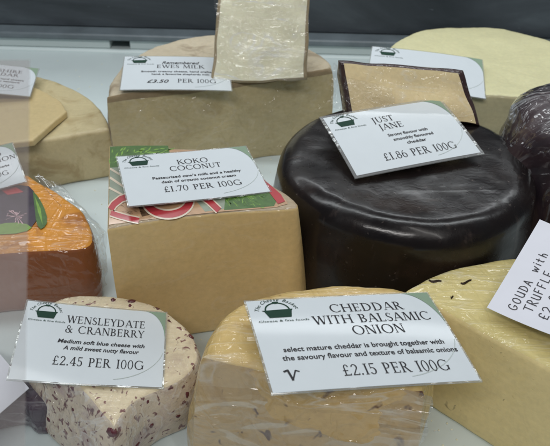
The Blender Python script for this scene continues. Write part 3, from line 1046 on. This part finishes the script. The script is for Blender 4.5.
# --- truffle gouda wedge, right
top_g = cheese_mat('gouda_top', (0.62, 0.52, 0.22), 0.10, 0.75, None, rough=0.45, pit=0.3, crot=-.7, cscale=1.1, cstr=1.0, crease=.3)
cut_g = cheese_mat('gouda_paste', (0.80, 0.66, 0.33), 0.07, 0.3, (0.10, 0.06, 0.03), 130, .74, rough=0.5, pit=0.25, crot=.8, drag=.15, drot=(.2, .7, .3), fsoft=.08)
rind_g = cheese_mat('gouda_rind', (0.50, 0.38, 0.13), 0.12, 0.7, None, rough=0.45, pit=0.3, crot=-.7, cstr=.8)
Z = .089
t = thing('pale_gouda_wedge', 'pale yellow cheese wedge with dark truffle flecks under the handwritten note', 'cheese wedge', (at(480, 330, 0).x, at(480, 330, 0).y + .05, 0))
cheese_body(outl(Z, (426, 301, 'cut', True), (483, 332, 'cut', False), (550, 369, 'cut', False), (640, 420, 'cut', True), (700, 330, 'cut', True), (610, 262, 'rind', False), (555, 256, 'rind', False), (510, 257, 'rind', False), (455, 267, 'rind', False),
                 (418, 282, 'rind', False), (403, 293, 'rind', False)),
            0, Z, {'cut': ('paste', cut_g), 'rind': ('rind', rind_g), 'top': ('paste_top', top_g)}, t, r_top=.004, bulge=.001, disp=.0008, seed=19)
TRF = plain('black_truffle', (0.03, 0.018, 0.012), .6, .2, .3, 200)


def flecks(name, root, z, spots, mat):
    """dark shavings lying in the surface: (px, py, length, angle)"""
    V, F = [], []
    for x, y, l, a in spots:
        pts = [(x + l * (k / 5 - .5) * math.cos(a), y + l * (k / 5 - .5) * math.sin(a) + 1.0 * math.sin(k * 1.1)) for k in range(6)]
        b = len(V)
        for k, (px, py) in enumerate(pts):
            w_ = 1.1 * math.sin(PI * (k + .6) / 6.2) + .2
            for s, dz in ((-1, 0), (0, .0008), (1, 0)):
                p = at(px, py + s * w_, z)
                V.append((p.x, p.y, p.z + dz))
        for k in range(5):
            for s in range(2):
                F.append((b + k * 3 + s, b + (k + 1) * 3 + s, b + (k + 1) * 3 + s + 1, b + k * 3 + s + 1))
    o = mesh_obj(name, V, F, mat, root, True)
    bm = bmesh.new()
    bm.from_mesh(o.data)
    for f in bm.faces:
        if f.normal.z < 0:
            f.normal_flip()
    bm.to_mesh(o.data)
    bm.free()
    return o


for x, y, l, a in [(435, 281, 13, .15), (466, 282, 11, -.2), (452, 297, 3, .3)]:
    flecks('truffle_fleck', t, Z + .0004, [(x, y, l, a)], TRF)

# --- cheddar with balsamic onion, front
top_c = cheese_mat('cheddar_top', (0.64, 0.46, 0.18), 0.14, 0.7, (0.22, 0.11, 0.05), 90, .70, fsoft=.09, rough=0.45, pit=0.3, crot=.4, cstr=.8, crease=.3, stain=((0.42, 0.25, 0.09), 30, .55))
cut_c = cheese_mat('cheddar_paste', (0.58, 0.385, 0.155), 0.16, 1.0, (0.13, 0.06, 0.035), 85, .63, fsoft=.08, rough=0.42, pit=0.3, crot=.5, cstr=1.3, crease=.28, stain=((0.40, 0.235, 0.09), 30, .55))
Z = .101
t = thing('half_cheddar', 'half round of speckled tan cheddar wrapped in creased film, nearest the glass', 'cheese', (at(320, 370, 0).x, at(320, 370, 0).y + .02, 0))
cheese_body(outl(Z, (202, 356, 'cut', True), (262, 372, 'cut', False), (340, 384, 'cut', False), (426, 391, 'far', True), (438, 340, 'far', False), (432, 300, 'rind', False), (405, 287, 'rind', False), (345, 282, 'rind', False), (288, 287, 'rind', False),
                 (242, 300, 'rind', False), (214, 328, 'rind', False)),
            0, Z, {'cut': ('paste', cut_c), 'rind': ('rind', top_c), 'far': ('rind', top_c), 'top': ('paste_top', top_c)}, t, r_top=.007, bulge=.003, disp=.0016, seed=23, rcut=.6, slopes={'rind': .016})

# --- wensleydale and cranberry, front left
paste_w = cheese_mat('creamy_crumbly_paste', (0.66, 0.57, 0.46), 0.14, 0.6, (0.22, 0.12, 0.12), 200, .595, rough=0.5, pit=0.9, crot=.2, cstr=1.4, crease=.4, stain=((0.46, 0.36, 0.36), 30, .50), flecks2=((0.13, 0.055, 0.07), 90, .615), fsoft=.06)
top_w = cheese_mat('creamy_crumbly_top', (0.70, 0.60, 0.42), 0.12, 0.5, (0.24, 0.12, 0.11), 200, .62, rough=0.5, pit=0.9, crot=.9, cstr=.9, stain=((0.46, 0.35, 0.27), 30, .55), flecks2=((0.13, 0.055, 0.06), 90, .66), fsoft=.06)
Z = .056
t = thing('cranberry_cheese', 'cream cheese round with dark cranberries, a corner cut facing forward', 'cheese', (at(115, 360, 0).x, at(115, 360, 0).y, 0))
cheese_body(outl(Z, (112, 424, 'cut', True), (137, 396, 'cut', False), (186, 370, 'cut', False), (198, 345, 'cut', False), (188, 324, 'cut', False), (160, 307, 'cut', False), (118, 298, 'cut', False), (76, 300, 'cut', False), (44, 315, 'lean', False), (34, 340, 'lean', False),
                 (52, 364, 'lean', False), (84, 392, 'lean', False)),
            0.0, Z, {'cut': ('paste', paste_w), 'lean': ('paste', paste_w), 'top': ('paste_top', top_w)}, t, r_top=.003, bulge=.002, disp=.0018, seed=29, rcut=1, center=tuple(at(115, 355, Z).xy), tilt=(-.12, .03), slopes={'lean': .016})

CRAN = cheese_mat('cranberry_skin', (0.11, 0.025, 0.035), 0.5, 0.8, None, rough=0.4, pit=0.6, sss=0)


def studs(root, parts, n, r0, r1, name, mat, seed, flat=.45):
    """irregular lumps half sunk into the surface of the given meshes, each a part of its own"""
    r_ = random.Random(seed)
    pool = []
    for nm in parts:
        o = [c for c in root.children if c.name.split('.')[0] == nm][0]
        for p in o.data.polygons:
            if p.area > 1e-8 and p.center.z + root.location.z > .004:
                pool.append((p.area, p.center + root.location, p.normal.copy()))
    ws = [p[0] for p in pool]
    for k in range(n):
        _, c, nn = r_.choices(pool, ws)[0]
        r = r0 + (r1 - r0) * r_.random() ** 2
        bm = bmesh.new()
        bmesh.ops.create_icosphere(bm, subdivisions=2, radius=1)
        sx, sy = r_.uniform(.6, 1.5), r_.uniform(.5, 1.0)
        rot = nn.to_track_quat('Z', 'Y').to_matrix() @ Matrix.Rotation(r_.uniform(0, 6.3), 3, 'Z')
        off = Vector((k * 3.7, seed, 0))
        V = []
        for v in bm.verts:
            q = v.co * (1 + .45 * noise.noise(v.co * 1.6 + off))
            V.append(c + rot @ Vector((q.x * sx * r, q.y * sy * r, q.z * flat * r)) - nn * r * .18)
        F = [tuple(v.index for v in f.verts) for f in bm.faces]
        bm.free()
        mesh_obj(name, V, F, mat, root, True, None, 180)


studs(t, ('paste', 'paste_top'), 98, .0008, .0034, 'cranberry', CRAN, 3)

# --- small dark wrapped piece beside it
Z = .030
DL = cheese_mat('plum_wax', (0.075, 0.055, 0.075), 0.5, 1.0, None, rough=.4, pit=.5, sss=0, crot=.4, cstr=1.4, crease=.4)
t = thing('dark_wrapped_piece', 'low plum dark piece in clear film, left of the cranberry cheese', 'cheese', (at(30, 395, 0).x, at(30, 395, 0).y, 0))
cheese_body(outl(Z, (-30, 372, 'rind', False), (10, 362, 'rind', False), (38, 368, 'rind', False), (52, 386, 'rind', False), (50, 402, 'rind', False), (30, 407, 'rind', False), (14, 398, 'rind', False), (-30, 402, 'rind', False)),
            0, Z, {'rind': ('wax_side', DL), 'top': ('wax_side', DL)}, t, r_top=.006, disp=.002, seed=41)

# ================================================================== THE PRICE CARDS
card('front', 'sharp white price card reading Cheddar with Balsamic Onion, on the nearest cheese', [
    ('R', 'CHEDDAR', .062, .115, .185, {'sq': 1.02}), ('R', 'WITH BALSAMIC', .062, .12, .10, {'sq': 1.0}), ('R', 'ONION', .062, .12, .015, {'sq': 1.0}),
    ('S', 'select mature cheddar is brought together with', .044, .015, -.075, {'w': .82}),
    ('S', 'the savoury flavour and texture of balsamic onions', .044, .030, -.13, {'w': .885}),
    ('R', '£2.15 PER 100G', .066, .115, -.245, {'sq': .92}),
    ('P', stroke([(-.0485, -.0225), (-.0465, -.0218), (-.0452, -.0285)], .0012) + stroke([(-.0452, -.0285), (-.0425, -.0222), (-.0407, -.0230)], .0008), 0, 0, 0),
], bend=(-.02, -.02), twist=.03, asp=1.6)
card('wens', 'price card reading Wensleydate and Cranberry, tilted on the cranberry cheese', [
    ('R', 'WENSLEYDATE', .066, .075, .165, {'sq': .93}), ('R', '& CRANBERRY', .066, .075, .075, {'sq': .93}),
    ('S', 'Medium soft blue cheese with', .046, .06, -.015, {'w': .60, 'sh': .2}),
    ('S', 'A mild sweet nutty flavour', .046, .065, -.070, {'w': .52, 'sh': .2}),
    ('R', '£2.45 PER 100G', .072, .06, -.20, {'sq': .94}),
], bend=(.03, -.02), twist=-.02)
card('koko', 'price card reading Koko Coconut, lying on the tan block', [
    ('R', 'KOKO', .064, .045, .16, {'sq': .94}), ('R', 'COCONUT', .064, .05, .075, {'sq': .90}),
    ('S', "Pasteurised cow's milk and a healthy", .044, .04, -.02, {'w': .66}),
    ('S', 'dash of organic coconut cream', .044, .04, -.08, {'w': .55}),
    ('R', '£1.70 PER 100G', .070, .05, -.20, {'sq': .92}),
], bend=(.02, .02), twist=0, asp=1.5)
card('jane', 'dark edged price card reading Just Jane, leaning on the black wheel', [
    ('R', 'JUST', .066, -.06, .165, {'sq': 1.0}), ('R', 'JANE', .066, -.03, .075, {'sq': 1.0}),
    ('S', 'Strong flavour with', .042, .06, -.01, {'w': .33}),
    ('S', 'smoothly flavoured', .042, .08, -.065, {'w': .33}),
    ('S', 'cheddar', .042, .08, -.12, {'w': .16}),
    ('R', '£1.86 PER 100G', .074, .06, -.25, {'sq': .90}),
], bend=(-.02, -.03), rim=.0024)
card('ewes', 'price card reading Ewes Milk, on the half wheel, partly behind the wrapped wedge', [
    ('S', 'Remembered', .075, .04, .17, {'sh': .35, 'w': .36}), ('R', 'EWES MILK', .066, .04, .085, {'sq': 1.0}),
    ('S', 'Smooth creamy cheese, hand crafted by', .042, .04, .0, {'w': .74}),
    ('S', 'hand, a favourite shepherds milk', .042, .04, -.055, {'w': .54}),
    ('S', '£3.50', .085, -.17, -.21, {'sh': .3, 'w': .2}), ('R', 'PER 100G', .070, .19, -.205, {'sq': .92}),
], bend=(-.03, .0))
card('backr', 'price card half hidden behind the golden cut piece', [], bend=(-.05, .0))
card('leftb', 'price card with words cut off at the left edge, on the flat slice', [
    ('R', 'LANCASHIRE', .066, .10, .165, {'sq': 1.0}), ('R', 'CHEDDAR', .066, .13, .075, {'sq': 1.0}),
    ('S', 'A smooth and tangy hard cheese', .044, .10, -.015, {'w': .60}),
    ('S', 'with a crumbly texture', .044, .13, -.07, {'w': .48}),
    ('R', '£1.95 PER 100G', .070, .05, -.20, {'sq': .92}),
])
card('annat', 'price card with words ending in N, on the orange cheese at the left edge', [
    ('R', 'SMOKED', .066, .20, .165, {'sq': 1.0}), ('R', 'GARLIC & ONION', .066, .12, .07, {'sq': 1.0}),
    ('S', 'A mild smoked cheese with herbs', .044, .12, -.03, {'w': .58}),
    ('R', '£1.90 PER 100G', .070, .10, -.16, {'sq': .92}),
])

# --- the handwritten note
W, loc, eul = CARDS['gouda']
HN = W / 1.45
root = thing('handwritten_note', 'curled lilac white note handwritten Gouda with Truffle, on the pale gouda wedge', 'note', loc)
root.rotation_euler = eul
sh = Sheet(W, HN, loc, eul, (.03, .10), .05)
sh.body('note_sheet', MAT['paper'], root, None, .0002)
PEN = {
    'G': [arc_pts(.5, .5, .45, .5, 50, 330, 16) + [(.9, .42), (.55, .42)]],
    'O': [arc_pts(.5, .48, .42, .48, 70, 440, 18)],
    'U': [[(.08, 1), (.1, .3)] + arc_pts(.48, .3, .38, .3, 180, 350, 8) + [(.86, .98), (.9, 0)]],
    'D': [[(.15, .02), (.18, 1)], [(.05, .98)] + arc_pts(.25, .5, .6, .48, 85, -90, 12) + [(.05, .04)]],
    'A': [[(.02, 0), (.45, 1), (.85, 0)], [(.15, .38), (.72, .36)]],
    'w': [[(.0, .6), (.18, 0), (.45, .5), (.7, .02), (.98, .66)]],
    'i': [[(.3, .58), (.32, 0)], [(.3, .82), (.34, .86)]],
    't': [[(.3, .95), (.32, .05), (.55, .0)], [(.02, .62), (.62, .66)]],
    'h': [[(.12, 1), (.12, 0)], [(.12, .35)] + arc_pts(.42, .3, .28, .28, 150, 0, 8) + [(.7, 0)]],
    'T': [[(.45, 0), (.45, .98)], [(-.05, .96), (1.0, 1.02)]],
    'R': [[(.15, 0), (.17, 1)] + arc_pts(.35, .76, .32, .24, 90, -90, 8) + [(.2, .5), (.8, 0)]],
    'F': [[(.15, 0), (.17, 1), (.85, 1.02)], [(.16, .52), (.65, .54)]],
    'L': [[(.18, 1), (.15, .02), (.8, .04)]],
    'E': [[(.8, .98), (.18, .96), (.15, .02), (.82, .04)], [(.17, .5), (.66, .52)]],
    '2': [arc_pts(.4, .7, .36, .3, 160, -20, 10) + [(.05, .02), (.8, .06)]],
    '.': [[(.3, .02), (.36, .06)]],
    '0': [arc_pts(.45, .5, .36, .5, 80, 450, 14)],
    '£': [arc_pts(.5, .75, .28, .25, 20, 180, 8) + [(.2, .05), (.8, .05)], [(.05, .45), (.6, .45)]],
    ' ': [],
}


def pen(text, x, y, h, wd, step):
    P = []
    r_ = random.Random(len(text) * 3 + 1)
    for ch in text:
        dy, k = r_.uniform(-.06, .06) * h, r_.uniform(.92, 1.08)
        for s in PEN[ch]:
            P += stroke([(x + a * wd * k, y + dy + b * h * k) for a, b in s], .0006)
        x += step * (.7 if ch in ' i.' else 1.0)
    return P


P = pen('GOUDA', -.0310, .0100, .0052, .0036, .0050) + pen('with', .0000, .0105, .0052, .0034, .0045)
P += pen('TRUFFLE', -.0275, .0012, .0056, .0035, .0046)
P += pen('£2.00', -.0290, -.0085, .0058, .0040, .0052)
sh.prints('lettering', MAT['pen'], root, P)

# --- loose cling film lying off the cheeses
FILM = clear_film('loose_film', 0.05, (0.96, 0.96, 0.96), 0.05, 0.7, .5, .7, .3)
HAZY = clear_film('creased_film', 0.05, (0.96, 0.96, 0.97), 0.05, 0.5, .5, .8, .2)


def film_sheet(root, quad, amp, seed, nu=30, nv=24, sag=0.0, mat=None, fq=1.0):
    """a crumpled sheet of clear film between four points (px, py, z)"""
    a, b, c, d = (p if isinstance(p, Vector) else at(*p) for p in quad)
    nrm = (b - a).cross(d - a).normalized()
    V = []
    for j in range(nv + 1):
        for i in range(nu + 1):
            s_, t_ = i / nu, j / nv
            e1, e2 = .06 * noise.noise(Vector((t_ * 4, seed, 0))), .06 * noise.noise(Vector((s_ * 4, seed, 5)))
            p = (a.lerp(b, s_ + e1)).lerp(d.lerp(c, s_ + e1), t_ + e2)
            q_ = Vector((s_ * 3 * fq + seed, t_ * 4 * fq, seed))
            k = abs(noise.noise(q_)) + .5 * abs(noise.noise(q_ * 2.3))
            e = noise.noise(Vector((s_ * 5, t_ * 5, seed + 9)))
            V.append(p + nrm * (amp * (k - .3) - sag * 4 * s_ * (1 - s_)) + Vector((e, e, 0)) * amp * .4)
    F = [(j * (nu + 1) + i, j * (nu + 1) + i + 1, (j + 1) * (nu + 1) + i + 1, (j + 1) * (nu + 1) + i) for j in range(nv) for i in range(nu)]
    return mesh_obj('cling_film', V, F, mat or FILM, root, True, None, 180)


film_sheet(bpy.data.objects['orange_cheese'], [(30, 172, .062), (60, 184, .060), (106, 232, .030), (94, 243, .058)], .0025, 3)
film_sheet(bpy.data.objects['orange_cheese'], [(93, 243, .057), (106, 232, .030), (107, 285, .002), (88, 300, .004)], .0025, 5)
film_sheet(bpy.data.objects['half_cheddar'], [(424, 390, .101), (434, 372, .090), (424, 440, .03), (408, 450, .03)], .003, 8)
film_sheet(bpy.data.objects['cut_cheese_piece'], [(333, 64, .150), (346, 66, .150), (352, 112, .118), (330, 108, .118)], .004, 12)

CRISP = clear_film('crinkled_film', 0.05, (1, 1, 1), 0.03, 0.7, .9, 1.0, .12)


def face_film(nm, px, tilt, p0, off, amp, seed, fq, mat):
    """film stretched over a standing face, a few millimetres proud of it"""
    n = Vector((0, -math.cos(tilt), math.sin(tilt)))
    p = Vector(p0) + n * off
    film_sheet(bpy.data.objects[nm], [at_plane(x, y, p, n) for x, y in px], amp, seed, 60, 60, 0, mat, fq)


face_film('wrapped_cheese_wedge', [(216, -12), (309, -12), (304, 80), (214, 81)], math.radians(16), at(262, 82, .0965), .003, .003, 31, 1.7, CRISP)
face_film('cut_cheese_piece', [(343, 76), (392, 88), (396, 119), (349, 113)], math.radians(20), at(405, 122, .118), .003, .004, 33, 1.8, CRISP)
film_sheet(bpy.data.objects['half_cheddar'], [(200, 364, .1005), (432, 396, .1005), (416, 480, .03), (181, 470, .025)], .002, 21, 90, 60, -.003, HAZY, 1.0)

# --- strip of case front glass, a pinkish reflection painted on as a veil
N = NT('reflection_veil_glass')
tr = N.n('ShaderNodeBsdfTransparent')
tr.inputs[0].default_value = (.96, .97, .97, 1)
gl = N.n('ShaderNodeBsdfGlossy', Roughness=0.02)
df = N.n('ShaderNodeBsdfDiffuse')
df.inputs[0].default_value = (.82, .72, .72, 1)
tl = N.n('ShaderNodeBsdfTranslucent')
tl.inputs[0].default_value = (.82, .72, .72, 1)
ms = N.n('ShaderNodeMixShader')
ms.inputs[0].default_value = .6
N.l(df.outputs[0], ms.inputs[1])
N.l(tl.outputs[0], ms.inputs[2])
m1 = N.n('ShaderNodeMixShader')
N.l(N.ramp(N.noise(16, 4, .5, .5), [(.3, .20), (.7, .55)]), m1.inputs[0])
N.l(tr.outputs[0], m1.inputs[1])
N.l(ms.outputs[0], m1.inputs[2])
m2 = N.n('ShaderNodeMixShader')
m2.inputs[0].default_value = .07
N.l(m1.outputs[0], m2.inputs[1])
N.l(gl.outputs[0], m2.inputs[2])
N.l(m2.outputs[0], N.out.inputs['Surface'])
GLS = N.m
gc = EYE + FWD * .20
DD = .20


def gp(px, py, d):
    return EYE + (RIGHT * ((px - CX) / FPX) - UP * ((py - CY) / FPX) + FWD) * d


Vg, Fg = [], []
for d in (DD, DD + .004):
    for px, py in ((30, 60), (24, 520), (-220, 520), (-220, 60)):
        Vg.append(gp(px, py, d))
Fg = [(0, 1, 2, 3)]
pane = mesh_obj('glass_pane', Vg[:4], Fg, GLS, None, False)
tag(pane, 'strip of case front glass at the far left with a painted pale reflection', 'glass pane')

# --- white sheet added in place of a bright reflection in the glass
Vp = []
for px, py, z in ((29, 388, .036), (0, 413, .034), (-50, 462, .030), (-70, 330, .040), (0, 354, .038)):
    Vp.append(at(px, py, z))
refl_sheet = mesh_obj('reflection_sheet', Vp + [v - Vector((0, 0, .0005)) for v in Vp], [(4, 3, 2, 1, 0), (5, 6, 7, 8, 9)] + [(i, (i + 1) % 5, 5 + (i + 1) % 5, 5 + i) for i in range(5)], MAT['paper'], None, False)
tag(refl_sheet, 'white sheet standing for a glass reflection, one corner showing beside the cranberry cheese', 'paper')

# --- crumbs on the tray
r_ = random.Random(12)
V, F = [], []
for k in range(70):
    px, py = r_.choice([(r_.uniform(60, 110), r_.uniform(185, 290)), (r_.uniform(410, 470), r_.uniform(390, 450)), (r_.uniform(250, 285), r_.uniform(155, 190)), (r_.uniform(10, 110), r_.uniform(60, 90)), (r_.uniform(180, 210), r_.uniform(300, 350))])
    p = at(px, py, 0.0004)
    r = r_.uniform(.0003, .0011)
    b = len(V)
    for q in ((1, 0, 0), (0, 1, 0), (-1, 0, 0), (0, -1, 0), (0, 0, 1), (0, 0, -.4)):
        V.append(p + Vector(q) * r * r_.uniform(.6, 1.3))
    F += [tuple(b + i for i in f) for f in ((0, 1, 4), (1, 2, 4), (2, 3, 4), (3, 0, 4), (1, 0, 5), (2, 1, 5), (3, 2, 5), (0, 3, 5))]
cr = mesh_obj('crumbs', V, F, paste_wedge, None, False)
tag(cr, 'small cheese crumbs scattered over the white tray', 'crumbs')
cr['kind'] = 'stuff'
